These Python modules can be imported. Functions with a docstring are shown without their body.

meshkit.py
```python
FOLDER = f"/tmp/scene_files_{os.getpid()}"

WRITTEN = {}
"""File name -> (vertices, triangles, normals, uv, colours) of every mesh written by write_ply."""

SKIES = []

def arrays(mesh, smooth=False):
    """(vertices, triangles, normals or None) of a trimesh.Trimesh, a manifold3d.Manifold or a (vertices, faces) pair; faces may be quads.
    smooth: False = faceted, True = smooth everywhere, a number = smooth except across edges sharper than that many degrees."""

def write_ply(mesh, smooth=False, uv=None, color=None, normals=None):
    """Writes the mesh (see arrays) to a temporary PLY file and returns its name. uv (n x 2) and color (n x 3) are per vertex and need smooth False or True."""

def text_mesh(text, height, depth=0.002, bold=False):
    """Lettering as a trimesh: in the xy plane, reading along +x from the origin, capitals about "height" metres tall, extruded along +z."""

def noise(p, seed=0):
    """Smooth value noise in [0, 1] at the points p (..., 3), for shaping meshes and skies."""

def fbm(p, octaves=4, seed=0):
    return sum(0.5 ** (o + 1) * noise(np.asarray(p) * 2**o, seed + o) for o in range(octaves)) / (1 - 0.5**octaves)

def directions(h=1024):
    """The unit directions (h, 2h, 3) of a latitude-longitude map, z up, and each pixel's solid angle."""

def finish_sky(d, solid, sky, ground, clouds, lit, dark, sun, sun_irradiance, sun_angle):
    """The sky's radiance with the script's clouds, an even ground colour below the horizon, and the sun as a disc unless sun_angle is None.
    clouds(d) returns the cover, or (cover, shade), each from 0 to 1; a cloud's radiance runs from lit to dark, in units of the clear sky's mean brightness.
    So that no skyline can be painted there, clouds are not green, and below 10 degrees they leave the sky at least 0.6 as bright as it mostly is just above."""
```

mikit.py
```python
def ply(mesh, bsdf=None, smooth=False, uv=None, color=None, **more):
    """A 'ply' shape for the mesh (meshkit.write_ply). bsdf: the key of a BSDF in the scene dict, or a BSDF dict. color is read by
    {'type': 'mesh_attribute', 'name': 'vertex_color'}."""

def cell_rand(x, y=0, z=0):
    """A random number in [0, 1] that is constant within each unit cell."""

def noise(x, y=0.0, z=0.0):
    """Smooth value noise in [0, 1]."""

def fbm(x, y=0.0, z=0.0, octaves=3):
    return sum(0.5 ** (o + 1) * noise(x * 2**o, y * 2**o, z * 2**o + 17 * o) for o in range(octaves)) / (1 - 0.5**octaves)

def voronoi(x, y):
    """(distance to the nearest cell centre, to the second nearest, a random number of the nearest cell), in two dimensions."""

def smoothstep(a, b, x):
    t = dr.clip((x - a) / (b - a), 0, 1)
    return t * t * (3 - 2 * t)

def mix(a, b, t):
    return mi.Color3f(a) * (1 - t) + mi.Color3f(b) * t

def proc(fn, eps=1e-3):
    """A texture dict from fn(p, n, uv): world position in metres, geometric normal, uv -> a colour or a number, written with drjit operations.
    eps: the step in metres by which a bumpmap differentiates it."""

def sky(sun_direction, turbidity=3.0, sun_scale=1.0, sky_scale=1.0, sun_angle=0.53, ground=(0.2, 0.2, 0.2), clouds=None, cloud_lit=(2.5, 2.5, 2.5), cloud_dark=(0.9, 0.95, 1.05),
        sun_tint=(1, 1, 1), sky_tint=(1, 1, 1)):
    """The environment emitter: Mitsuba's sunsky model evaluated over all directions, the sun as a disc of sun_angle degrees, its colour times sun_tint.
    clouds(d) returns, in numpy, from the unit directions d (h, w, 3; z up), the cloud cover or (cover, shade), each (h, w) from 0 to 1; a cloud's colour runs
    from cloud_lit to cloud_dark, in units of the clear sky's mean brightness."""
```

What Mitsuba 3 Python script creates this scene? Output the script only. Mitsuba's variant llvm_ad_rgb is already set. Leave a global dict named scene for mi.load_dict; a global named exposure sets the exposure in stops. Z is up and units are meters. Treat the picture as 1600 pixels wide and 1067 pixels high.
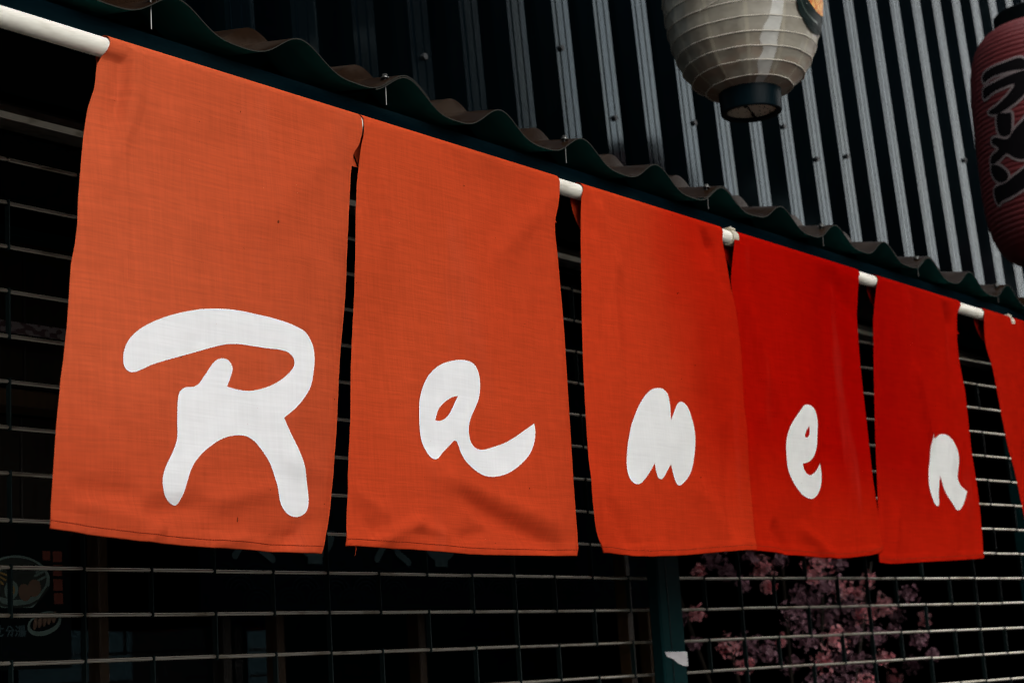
import math, random
import numpy as np, trimesh, shapely
from shapely.geometry import Polygon, LineString, box as sbox
from shapely import affinity
from scipy.interpolate import PchipInterpolator, LinearNDInterpolator
from shapely.ops import unary_union
import drjit as dr
import mitsuba as mi
import mikit, meshkit
from mikit import noise, fbm, smoothstep, mix, proc

T = mi.ScalarTransform4f
scene, labels = {}, {}

# ---------------------------------------------------------------- camera, sky, exposure
CAM = np.array([-1.11401, -1.34997, 1.52918])
AXIS = np.array([0.77444019, 0.60189227, 0.19485402])
UP = np.array([-0.11412952, -0.17002743, 0.97880801])
scene['camera'] = {'type': 'thinlens', 'fov': math.degrees(2 * math.atan(800 / 2738)), 'fov_axis': 'x', 'aperture_radius': 0.003, 'focus_distance': 2.0,
                   'near_clip': 0.05, 'far_clip': 400.0,
                   'to_world': T().look_at(origin=CAM.tolist(), target=(CAM + AXIS).tolist(), up=UP.tolist())}
scene['sky'] = mikit.sky((-0.28, -0.86, 0.42), turbidity=3, sun_scale=0.16, sun_angle=40, clouds=lambda d: (np.ones(d.shape[:2]), np.clip((d[..., 2] - 0.30) / 0.28, 0, 1) * 0.7), cloud_lit=(2.50, 2.46, 2.38), sun_tint=(0.78, 1.0, 1.55), cloud_dark=(0.9, 0.95, 1.05))
exposure = 3.33

# ---------------------------------------------------------------- helpers
_used = {}
def numbered(name):
    n = _used.get(name, 0); _used[name] = n + 1
    return name if n == 0 else '%s_%03d' % (name, n)

def add(name, mesh, bsdf, parent=None, smooth=False, **kw):
    key = numbered((parent + '__' if parent else '') + name)
    scene[key] = mikit.ply(mesh, bsdf, smooth=smooth, **kw)
    return key

def tag(key, label=None, cat=None, group=None, kind=None):
    d = {}
    if label: d['label'] = label
    if cat: d['category'] = cat
    if group: d['group'] = group
    if kind: d['kind'] = kind
    labels[key] = d
    return key

def thing(name, label, cat, group=None):
    return tag(numbered(name), label, cat, group)

def box(x0, x1, y0, y1, z0, z1, ch=0.0):
    b = trimesh.creation.box(extents=(x1 - x0, y1 - y0, z1 - z0))
    if ch:
        m = min(ch, (x1 - x0) / 2.2, (y1 - y0) / 2.2, (z1 - z0) / 2.2)
        pts = []
        for s in np.ndindex(2, 2, 2):
            s = np.array(s) * 2 - 1
            h = np.array([x1 - x0, y1 - y0, z1 - z0]) / 2
            for k in range(3):
                q = h - m; q[k] = h[k]; pts.append(q * s)
        b = trimesh.convex.convex_hull(np.array(pts))
    b.apply_translation(((x0 + x1) / 2, (y0 + y1) / 2, (z0 + z1) / 2))
    return b

def tube(p0, p1, r, n=14, caps=True):
    p0, p1 = np.array(p0, float), np.array(p1, float)
    return trimesh.creation.cylinder(radius=r, segment=[p0, p1], sections=n)

def polytube(pts, r, n=6):
    pts = np.asarray(pts, float)
    t = np.gradient(pts, axis=0); t /= np.linalg.norm(t, axis=1, keepdims=True) + 1e-12
    ref = np.where(np.abs(t[:, 2:]) < 0.9, [[0, 0, 1.0]], [[1.0, 0, 0]])
    a = np.cross(t, ref); a /= np.linalg.norm(a, axis=1, keepdims=True); b = np.cross(t, a)
    an = np.arange(n) * 2 * np.pi / n
    v = pts[:, None] + r * (np.cos(an)[None, :, None] * a[:, None] + np.sin(an)[None, :, None] * b[:, None])
    N = len(pts); f = []
    for i in range(N - 1):
        for j in range(n):
            q = [i * n + j, i * n + (j + 1) % n, (i + 1) * n + (j + 1) % n, (i + 1) * n + j]
            f += [[q[0], q[1], q[2]], [q[0], q[2], q[3]]]
    for j in range(1, n - 1):
        f += [[0, j + 1, j], [(N - 1) * n, (N - 1) * n + j, (N - 1) * n + j + 1]]
    return trimesh.Trimesh(v.reshape(-1, 3), f, process=False)

def lathe(profile, n=96, a0=0.0, a1=2 * math.pi):
    p = np.asarray(profile, float); an = np.linspace(a0, a1, n + 1)
    v = np.stack([p[:, 0][None] * np.cos(an)[:, None], p[:, 0][None] * np.sin(an)[:, None], np.broadcast_to(p[:, 1][None], (n + 1, len(p)))], -1)
    m = len(p); i, j = np.meshgrid(np.arange(n), np.arange(m - 1), indexing='ij')
    q = np.stack([i * m + j, (i + 1) * m + j, (i + 1) * m + j + 1, i * m + j + 1], -1).reshape(-1, 4)
    mesh = trimesh.Trimesh(v.reshape(-1, 3), np.vstack([q[:, [0, 1, 2]], q[:, [0, 2, 3]]]), process=False)
    mesh.merge_vertices()
    return mesh

def cat(ms): return trimesh.util.concatenate(ms)

def spline(pts, step=6):
    """closed outline through the points; a third entry marks a sharp corner"""
    n = len(pts); P = np.array([p[:2] for p in pts]); C = [len(p) > 2 for p in pts]; out = []
    for i in range(n):
        p0, p1, p2, p3 = P[i - 1], P[i], P[(i + 1) % n], P[(i + 2) % n]
        if C[i]: p0 = 2 * p1 - p2
        if C[(i + 1) % n]: p3 = 2 * p2 - p1
        def nt(a, b): return max(np.linalg.norm(b - a), 1e-6) ** 0.5
        t0 = 0; t1 = nt(p0, p1); t2 = t1 + nt(p1, p2); t3 = t2 + nt(p2, p3)
        for t in t1 + (t2 - t1) * np.arange(step) / step:
            A1 = (t1 - t) / (t1 - t0) * p0 + (t - t0) / (t1 - t0) * p1
            A2 = (t2 - t) / (t2 - t1) * p1 + (t - t1) / (t2 - t1) * p2
            A3 = (t3 - t) / (t3 - t2) * p2 + (t - t2) / (t3 - t2) * p3
            B1 = (t2 - t) / (t2 - t0) * A1 + (t - t0) / (t2 - t0) * A2
            B2 = (t3 - t) / (t3 - t1) * A2 + (t - t1) / (t3 - t1) * A3
            out.append((t2 - t) / (t2 - t1) * B1 + (t - t1) / (t2 - t1) * B2)
    return out

def sheet_of(poly, cell):
    """a flat polygon cut into small cells: vertices (n, 2), triangles"""
    vs, fs, n = [], [], 0
    x0, y0, x1, y1 = poly.bounds
    cells = [sbox(x, y, x + cell, y + cell) for x in np.arange(x0, x1, cell) for y in np.arange(y0, y1, cell)]
    shapely.prepare(poly)
    for c in cells:
        if not poly.intersects(c): continue
        if poly.contains(c): g = [c]
        else:
            g = c.intersection(poly); g = [k for k in getattr(g, 'geoms', [g]) if k.geom_type == 'Polygon' and k.area > 1e-12]
        for k in g:
            v, f = trimesh.creation.triangulate_polygon(k, engine='earcut')
            vs.append(v); fs.append(f + n); n += len(v)
    v, f = np.vstack(vs), np.vstack(fs)
    key = np.round(v * 2e5).astype(np.int64)
    _, first, inv = np.unique(key, axis=0, return_index=True, return_inverse=True)
    f = inv.reshape(-1)[f]
    f = f[(f[:, 0] != f[:, 1]) & (f[:, 1] != f[:, 2]) & (f[:, 0] != f[:, 2])]
    return v[first], f

def flat_print(polys, y, depth=0.0006):
    """flat print standing upright, facing -y, from polygons in (x, z)"""
    ms = []
    for p in polys:
        for g in getattr(p, 'geoms', [p]):
            if g.is_empty: continue
            m = trimesh.creation.extrude_polygon(g, depth, engine='earcut')
            v = m.vertices.copy(); m.vertices = np.c_[v[:, 0], y - v[:, 2], v[:, 1]]; m.invert(); m.fix_normals(); ms.append(m)
    return cat(ms)

def lerp(a, b, t): return a + (b - a) * t

# ---------------------------------------------------------------- materials
def M(key, d, two=True):
    scene[key] = {'type': 'twosided', 'bsdf': d} if two else d
def rgb(*c): return {'type': 'rgb', 'value': list(c)}
def princ(col, rough=0.5, spec=0.5, **kw):
    return {'type': 'principled', 'base_color': col if isinstance(col, dict) else rgb(*col), 'roughness': rough, 'specular': spec, **kw}

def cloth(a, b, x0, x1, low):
    """woven cotton: colour a at the left side of a panel to b at its right, low towards the hem"""
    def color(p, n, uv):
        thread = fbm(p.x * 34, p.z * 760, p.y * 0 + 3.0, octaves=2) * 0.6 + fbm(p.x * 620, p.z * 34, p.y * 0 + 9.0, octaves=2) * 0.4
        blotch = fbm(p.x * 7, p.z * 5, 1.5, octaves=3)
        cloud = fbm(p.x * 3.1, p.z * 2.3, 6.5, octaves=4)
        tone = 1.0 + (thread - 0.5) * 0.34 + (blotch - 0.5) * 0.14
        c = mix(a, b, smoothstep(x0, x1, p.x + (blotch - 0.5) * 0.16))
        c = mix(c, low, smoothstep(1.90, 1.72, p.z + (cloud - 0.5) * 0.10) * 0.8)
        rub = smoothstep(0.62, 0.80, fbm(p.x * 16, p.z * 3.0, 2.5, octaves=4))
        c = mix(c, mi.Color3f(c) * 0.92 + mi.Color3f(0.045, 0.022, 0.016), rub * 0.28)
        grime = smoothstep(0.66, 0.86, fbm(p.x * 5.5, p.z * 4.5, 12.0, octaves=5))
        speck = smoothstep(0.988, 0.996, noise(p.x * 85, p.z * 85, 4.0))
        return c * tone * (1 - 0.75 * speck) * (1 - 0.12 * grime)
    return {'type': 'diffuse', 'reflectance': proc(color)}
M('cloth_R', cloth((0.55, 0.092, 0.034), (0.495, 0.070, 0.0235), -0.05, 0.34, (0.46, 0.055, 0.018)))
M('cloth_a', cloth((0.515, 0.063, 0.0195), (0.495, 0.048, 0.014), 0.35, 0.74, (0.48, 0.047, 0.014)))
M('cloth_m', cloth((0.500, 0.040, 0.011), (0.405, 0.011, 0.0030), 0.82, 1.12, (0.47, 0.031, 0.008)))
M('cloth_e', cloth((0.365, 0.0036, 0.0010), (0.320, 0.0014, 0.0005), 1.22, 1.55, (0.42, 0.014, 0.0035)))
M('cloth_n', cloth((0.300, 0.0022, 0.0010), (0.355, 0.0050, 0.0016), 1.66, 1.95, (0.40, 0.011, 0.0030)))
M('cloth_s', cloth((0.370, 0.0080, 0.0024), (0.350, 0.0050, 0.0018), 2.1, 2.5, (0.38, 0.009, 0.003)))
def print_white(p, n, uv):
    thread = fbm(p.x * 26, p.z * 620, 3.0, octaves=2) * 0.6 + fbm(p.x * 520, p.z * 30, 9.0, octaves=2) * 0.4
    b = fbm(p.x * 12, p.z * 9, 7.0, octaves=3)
    return mix((0.82, 0.82, 0.82), (0.69, 0.69, 0.66), smoothstep(0.5, 1.3, p.x)) * (1.0 + (thread - 0.5) * 0.15 + (b - 0.5) * 0.12)  # dimmer white towards the right: light falloff put into the print colour
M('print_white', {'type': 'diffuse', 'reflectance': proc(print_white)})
def pvc(p, n, uv):
    d = fbm(p.x * 22, p.y * 60, p.z * 60, octaves=4)
    streak = fbm(p.x * 3, p.y * 180, p.z * 180, octaves=2)
    return mix((0.80, 0.77, 0.67), (0.45, 0.39, 0.28), smoothstep(0.46, 0.76, d) * 0.85 + (streak - 0.5) * 0.30)
M('pvc', princ(proc(pvc), 0.42, 0.4))
M('bracket_white', princ((0.46, 0.41, 0.31), 0.45))
M('beam_paint', {'type': 'diffuse', 'reflectance': proc(lambda p, n, uv: mix((0.0006, 0.0045, 0.0068), (0.0026, 0.0085, 0.0110), smoothstep(0.4, 0.8, fbm(p.x * 6, p.y * 30, p.z * 30, octaves=4))))})
def tile_top(p, n, uv):
    d = fbm(p.x * 20, p.y * 20, p.z * 20, octaves=4)
    return mix((0.015, 0.0075, 0.004), (0.030, 0.020, 0.014), smoothstep(0.45, 0.75, d))
M('tile_brown', princ(proc(tile_top), 0.22, 0.07))
def tile_under(p, n, uv):
    d = fbm(p.x * 9, p.y * 14, p.z * 9, octaves=4)
    return mix((0.010, 0.120, 0.105), (0.020, 0.170, 0.150), d)
M('tile_green', {'type': 'diffuse', 'reflectance': proc(tile_under)})
M('edge_paint', princ((0.022, 0.021, 0.017), 0.6, 0.1))
M('screw_metal', princ((0.12, 0.12, 0.115), 0.35, 0.5, metallic=0.8))
M('screw_dark', princ((0.008, 0.009, 0.010), 0.5))
def wall_paint(p, n, uv):
    d = fbm(p.x * 30, p.y * 8, p.z * 2.2, octaves=4)
    dust = fbm(p.x * 3, 0.0, p.z * 5, octaves=4)
    return mix((0.0001, 0.0009, 0.0014), (0.0005, 0.0020, 0.0025), smoothstep(0.45, 0.8, d) * 0.7 + smoothstep(0.5, 0.8, dust) * 0.3)
M('wall_metal', princ(proc(wall_paint), proc(lambda p, n, uv: 0.10 + 0.05 * fbm(p.x * 9, 0.0, p.z * 2.0, octaves=2)), 0.5, spec_tint=0.35))
def rod_metal(p, n, uv):
    d = fbm(p.x * 40, p.y * 90, p.z * 90, octaves=3)
    return mix((0.80, 0.73, 0.60), (0.42, 0.35, 0.25), smoothstep(0.5, 0.8, d))
M('rod_metal', princ(proc(rod_metal), 0.20, 0.5, metallic=0.9))
M('link_metal', princ((0.006, 0.013, 0.013), 0.4, 0.15))
M('post_teal', princ(proc(lambda p, n, uv: mix((0.001, 0.014, 0.015), (0.003, 0.020, 0.021), fbm(p.x * 60, p.y * 60, p.z * 4, octaves=3))), 0.6, 0.02))
M('torn_paper', princ(proc(lambda p, n, uv: mix((0.62, 0.60, 0.60), (0.42, 0.40, 0.41), fbm(p.x * 60, p.y * 10, p.z * 80, octaves=3))), 0.7, 0.2))
M('dark_wood', princ(proc(lambda p, n, uv: mix((0.006, 0.0045, 0.003), (0.018, 0.012, 0.007), fbm(p.x * 90, p.y * 20, p.z * 4, octaves=3))), 0.5, 0.3))
M('amber_wood', princ(proc(lambda p, n, uv: mix((0.020, 0.010, 0.003), (0.042, 0.021, 0.007), fbm(p.x * 90, p.y * 20, p.z * 4, octaves=3))), 0.5, 0.3))
M('black_paint', princ((0.0015, 0.003, 0.0035), 0.5, 0.06))
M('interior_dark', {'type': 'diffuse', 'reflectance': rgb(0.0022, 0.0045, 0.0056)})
M('navy_cloth', princ(proc(lambda p, n, uv: mix((0.0012, 0.0030, 0.0048), (0.0025, 0.0052, 0.0078), fbm(p.x * 60, 0.0, p.z * 60, octaves=3))), 0.9, 0.0))
M('faint_print', princ((0.030, 0.050, 0.054), 0.8, 0.0))
M('wave_print', princ((0.004, 0.0075, 0.0105), 0.8, 0.0))
M('poster_black', princ((0.0015, 0.003, 0.0035), 0.5, 0.05))
M('poster_bowl', princ((0.070, 0.105, 0.092), 0.5, 0.2))
M('poster_dark', princ((0.014, 0.018, 0.015), 0.5, 0.2))
M('poster_meat', princ((0.085, 0.052, 0.034), 0.5, 0.2))
M('poster_yolk', princ((0.16, 0.10, 0.03), 0.5, 0.2))
M('poster_red', princ((0.085, 0.022, 0.014), 0.5, 0.2))
M('menu_paper', princ(proc(lambda p, n, uv: mix((0.20, 0.17, 0.17), (0.07, 0.04, 0.045), smoothstep(0.45, 0.6, noise(p.x * 140, 0.0, p.z * 160)))), 0.6, 0.2))
M('door_glass', {'type': 'thindielectric', 'int_ior': 1.5}, two=False)

# ---------------------------------------------------------------- setting
gk = add('ground', box(-60, 80, -60, 60, -0.6, 0.0), 'ground_mat'); tag(gk, 'grey concrete street and shop floor', kind='structure')
M('ground_mat', princ(proc(lambda p, n, uv: mix((0.045, 0.045, 0.045), (0.075, 0.074, 0.07), fbm(p.x * 2, p.y * 2, 0.0, octaves=4))), 0.8, 0.2))
M('facade_mat', {'type': 'diffuse', 'reflectance': proc(lambda p, n, uv: mix((0.008, 0.009, 0.010), (0.015, 0.015, 0.015), fbm(p.x, p.y, p.z, octaves=4)))})
M('facade_glass', {'type': 'diffuse', 'reflectance': rgb(0.016, 0.03, 0.036)})
M('thread_dark', {'type': 'diffuse', 'reflectance': rgb(0.27, 0.026, 0.010)})
M('facade_curtain', {'type': 'diffuse', 'reflectance': rgb(0.045, 0.085, 0.10)})

# ---------------------------------------------------------------- noren panels on the pole
POLE_Z, POLE_R = 2.1965, 0.0105
PANELS = {"R":{"L":[[-0.0228,2.1995],[-0.0306,2.1811],[-0.0339,2.1748],[-0.036,2.1539],[-0.0437,2.1271],[-0.0515,2.0954],[-0.062,2.034],[-0.0683,1.9843],[-0.0733,1.9617],[-0.0813,1.8873],[-0.0888,1.84],[-0.0955,1.7868],[-0.1025,1.7042]],"R":[[0.3469,2.1897],[0.341,2.168],[0.3315,2.1543],[0.3251,2.1065],[0.3147,2.0283],[0.3101,1.9899],[0.2953,1.905],[0.285,1.822],[0.2769,1.7736],[0.2679,1.7253],[0.2548,1.6881]],"B":[[-0.1025,1.7042],[-0.0668,1.7],[0.0139,1.693],[0.1106,1.6902],[0.1814,1.6885],[0.2548,1.6881]],"letter":[[[-0.0181,1.8702],[-0.0174,1.8776],[-0.0125,1.8887],[-0.0017,1.9002],[0.0173,1.9119],[0.0477,1.9247],[0.0845,1.9354],[0.1048,1.939],[0.1314,1.9416],[0.1645,1.9418],[0.1953,1.9391],[0.2203,1.934],[0.2392,1.9269],[0.2483,1.9154],[0.2501,1.9002],[0.2472,1.8834],[0.2418,1.8688],[0.2321,1.8563],[0.2186,1.8435],[0.2013,1.8315,1],[0.2093,1.8175],[0.221,1.8001],[0.2294,1.78],[0.2346,1.7598],[0.2363,1.7439],[0.2331,1.7324],[0.2249,1.7271],[0.2138,1.7258],[0.2031,1.7285],[0.1942,1.7365],[0.1893,1.7485],[0.1874,1.7596],[0.1833,1.7751],[0.174,1.7902],[0.1624,1.8017],[0.1492,1.807],[0.133,1.8076],[0.1153,1.8034],[0.0962,1.7938],[0.0745,1.7773],[0.0672,1.7683],[0.0612,1.7552],[0.0553,1.7412],[0.0503,1.7325],[0.0462,1.7305],[0.0374,1.7334],[0.0301,1.739],[0.0271,1.7471],[0.0272,1.7576],[0.0324,1.7694],[0.0431,1.7859],[0.0484,1.7979],[0.0494,1.8119],[0.0508,1.8291],[0.0532,1.8422],[0.0575,1.8484],[0.0646,1.8517],[0.0759,1.8536],[0.0831,1.8576],[0.092,1.8677],[0.104,1.8818],[0.1114,1.8863],[0.1188,1.8876],[0.1266,1.8846],[0.1298,1.8782],[0.1278,1.8713],[0.1213,1.858,1],[0.1336,1.8563],[0.1545,1.8569],[0.176,1.8619],[0.1949,1.8701],[0.2096,1.8808],[0.217,1.8897],[0.217,1.8967],[0.2107,1.9029],[0.1998,1.9054],[0.1812,1.9056],[0.1598,1.9059],[0.1387,1.9051],[0.1209,1.9026],[0.1032,1.8977],[0.0743,1.8882],[0.0434,1.8783],[0.0188,1.8699],[0.0053,1.8636],[-0.004,1.8599],[-0.0106,1.8594],[-0.0162,1.863]]]},"a":{"L":[[0.35,2.1873],[0.3455,2.1689],[0.3419,2.1486],[0.3371,2.1087],[0.3261,1.9922],[0.3142,1.907],[0.3066,1.8236],[0.3032,1.8024],[0.296,1.7398],[0.2892,1.6972]],"R":[[0.7357,2.1986],[0.729,2.1651],[0.7198,2.1341],[0.7222,2.0921],[0.7248,1.979],[0.7239,1.8617],[0.7235,1.7984],[0.724,1.7201],[0.7195,1.6945]],"B":[[0.2892,1.6972],[0.3824,1.6951],[0.4887,1.6922],[0.5802,1.6925],[0.7195,1.6945]],"letter":[[[0.4188,1.8552],[0.4202,1.8673],[0.4256,1.8814],[0.4358,1.8967],[0.4493,1.9088],[0.4685,1.9189],[0.4877,1.9247],[0.5045,1.9274],[0.5189,1.9273],[0.5307,1.9239],[0.5377,1.9163],[0.5406,1.9055],[0.5393,1.8936],[0.5346,1.8821],[0.5257,1.8696],[0.5175,1.8596],[0.5128,1.8491],[0.5118,1.8382],[0.5147,1.8284],[0.5224,1.8212],[0.5319,1.8194],[0.5428,1.8203],[0.5604,1.8246],[0.5809,1.8307],[0.6046,1.8404],[0.6262,1.8513],[0.6433,1.8602,1],[0.6441,1.8481],[0.6401,1.8349],[0.6308,1.8214],[0.6167,1.8096],[0.5978,1.7986],[0.5769,1.7908],[0.5568,1.7874],[0.5374,1.7882],[0.521,1.7934],[0.503,1.8038],[0.4943,1.8124],[0.4892,1.8213],[0.485,1.8261],[0.4803,1.8258],[0.4717,1.82],[0.4571,1.81],[0.4473,1.8026],[0.4415,1.801],[0.4349,1.8029],[0.4268,1.8125],[0.421,1.824],[0.4188,1.8388]],[[0.4922,1.8814,1],[0.4814,1.8789],[0.4668,1.8714],[0.4557,1.8621],[0.4477,1.8481,1],[0.4568,1.8484],[0.4676,1.8529],[0.4776,1.862],[0.4855,1.8723]]]},"m":{"L":[[0.7899,2.199],[0.7835,2.1823],[0.7736,2.1002],[0.764,1.9836],[0.7583,1.8643],[0.758,1.791],[0.7614,1.7372],[0.7755,1.6998]],"R":[[1.1564,2.2099],[1.1485,2.1842],[1.1548,2.1549],[1.1643,2.1108],[1.1732,2.0748],[1.1768,2.0182],[1.1703,1.9255],[1.1727,1.8963],[1.1675,1.8231],[1.1667,1.7118]],"B":[[0.7755,1.6998],[0.8629,1.6964],[0.9466,1.699],[1.0741,1.707],[1.1667,1.7118]],"letter":[[[0.8422,1.8257],[0.8457,1.8423],[0.8511,1.8575],[0.8583,1.873],[0.8698,1.8904],[0.8853,1.9084],[0.9032,1.9222],[0.9191,1.9303],[0.9345,1.9334],[0.948,1.9322],[0.9573,1.9256],[0.96,1.9134],[0.9593,1.8994],[0.959,1.8901,1],[0.9702,1.9034],[0.9802,1.9144],[0.9878,1.9184],[0.9964,1.9188],[1.0056,1.9143],[1.0138,1.9024],[1.0186,1.887],[1.0201,1.8682],[1.0168,1.8507],[1.0095,1.8331],[0.998,1.8168],[0.9849,1.8053],[0.9727,1.7982],[0.967,1.797],[0.9605,1.8002],[0.9539,1.8113],[0.9492,1.8263,1],[0.9381,1.8157],[0.9272,1.806],[0.92,1.8031],[0.9135,1.8045],[0.9092,1.8118],[0.9065,1.8248,1],[0.8933,1.8124],[0.8799,1.8012],[0.8699,1.795],[0.8606,1.7935],[0.8519,1.796],[0.8446,1.803],[0.8417,1.8124]]]},"e":{"L":[[1.1916,2.2067],[1.1851,2.1902],[1.1752,2.1316],[1.1783,2.0825],[1.1768,2.0182],[1.1703,1.9255],[1.169,1.8639],[1.1649,1.7863],[1.1704,1.7119]],"R":[[1.6105,2.2061],[1.5925,2.1885],[1.589,2.1291],[1.5823,2.023],[1.5828,1.8984],[1.5828,1.8461],[1.5859,1.7975],[1.5918,1.7203]],"B":[[1.1704,1.7119],[1.2475,1.7078],[1.3988,1.7038],[1.5227,1.7103],[1.5918,1.7203]],"letter":[[[1.2894,1.8756],[1.2931,1.8887],[1.302,1.9055],[1.3161,1.9205],[1.3353,1.9359],[1.3534,1.9449],[1.3707,1.9485],[1.3871,1.947],[1.4006,1.939],[1.4067,1.927],[1.4061,1.9152],[1.3996,1.8964],[1.3925,1.881],[1.3798,1.8678],[1.3611,1.8576],[1.3437,1.8528],[1.3278,1.8497,1],[1.3301,1.8411],[1.337,1.8351],[1.3514,1.8331],[1.3669,1.8364],[1.3851,1.8443],[1.4061,1.8563,1],[1.4107,1.8458],[1.4091,1.8325],[1.4005,1.8206],[1.3845,1.8075],[1.366,1.7985],[1.3523,1.7958],[1.3359,1.7958],[1.319,1.8003],[1.3064,1.8101],[1.2961,1.8232],[1.2895,1.8388],[1.288,1.8563]],[[1.3695,1.9137,1],[1.3538,1.9046],[1.3435,1.8953],[1.3483,1.8931],[1.3568,1.8945],[1.3673,1.9023]]]},"n":{"L":[[1.6731,2.205],[1.656,2.1724],[1.6284,2.0491],[1.6004,1.8931],[1.5877,1.8052],[1.564,1.7005]],"R":[[2.0156,2.1986],[1.9912,2.1716],[1.9861,2.0878],[1.9962,2.0187],[1.9956,1.9319],[2.003,1.8333],[1.996,1.7149]],"B":[[1.564,1.7005],[1.6079,1.6981],[1.6515,1.6998],[1.8443,1.7076],[1.996,1.7149]],"letter":[[[1.8091,1.9324,1],[1.8138,1.9262],[1.8175,1.9216,1],[1.8351,1.9294],[1.8496,1.9349],[1.8629,1.9351],[1.8813,1.9328],[1.8991,1.9274],[1.9122,1.9183],[1.9197,1.9071],[1.9197,1.8937],[1.9133,1.8783],[1.9066,1.8647],[1.9039,1.8546],[1.9122,1.8451],[1.9265,1.84],[1.9393,1.8353,1],[1.9277,1.8226],[1.9147,1.8105],[1.9007,1.8017],[1.8864,1.7985],[1.8734,1.7997],[1.8602,1.8074],[1.8485,1.8207],[1.8376,1.8364],[1.8276,1.8586,1],[1.8208,1.8437],[1.8159,1.8273],[1.8118,1.811],[1.8071,1.8043],[1.801,1.8021],[1.7927,1.8053],[1.7848,1.8178],[1.7811,1.832],[1.7823,1.8513],[1.7875,1.8677],[1.7945,1.8827],[1.8016,1.8993],[1.8065,1.9159]]]},"s":{"L":[[2.1225,2.1987],[2.1146,2.1489],[2.1409,2.0803],[2.1602,1.9866],[2.1721,1.9317],[2.1906,1.8887],[2.2047,1.8201],[2.2251,1.7205]],"R":[[2.5058,2.1886],[2.4915,2.09],[2.5261,1.9557],[2.5489,1.7239]],"B":[[2.2251,1.7205],[2.3869,1.7183],[2.5489,1.7239]]}}
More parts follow.
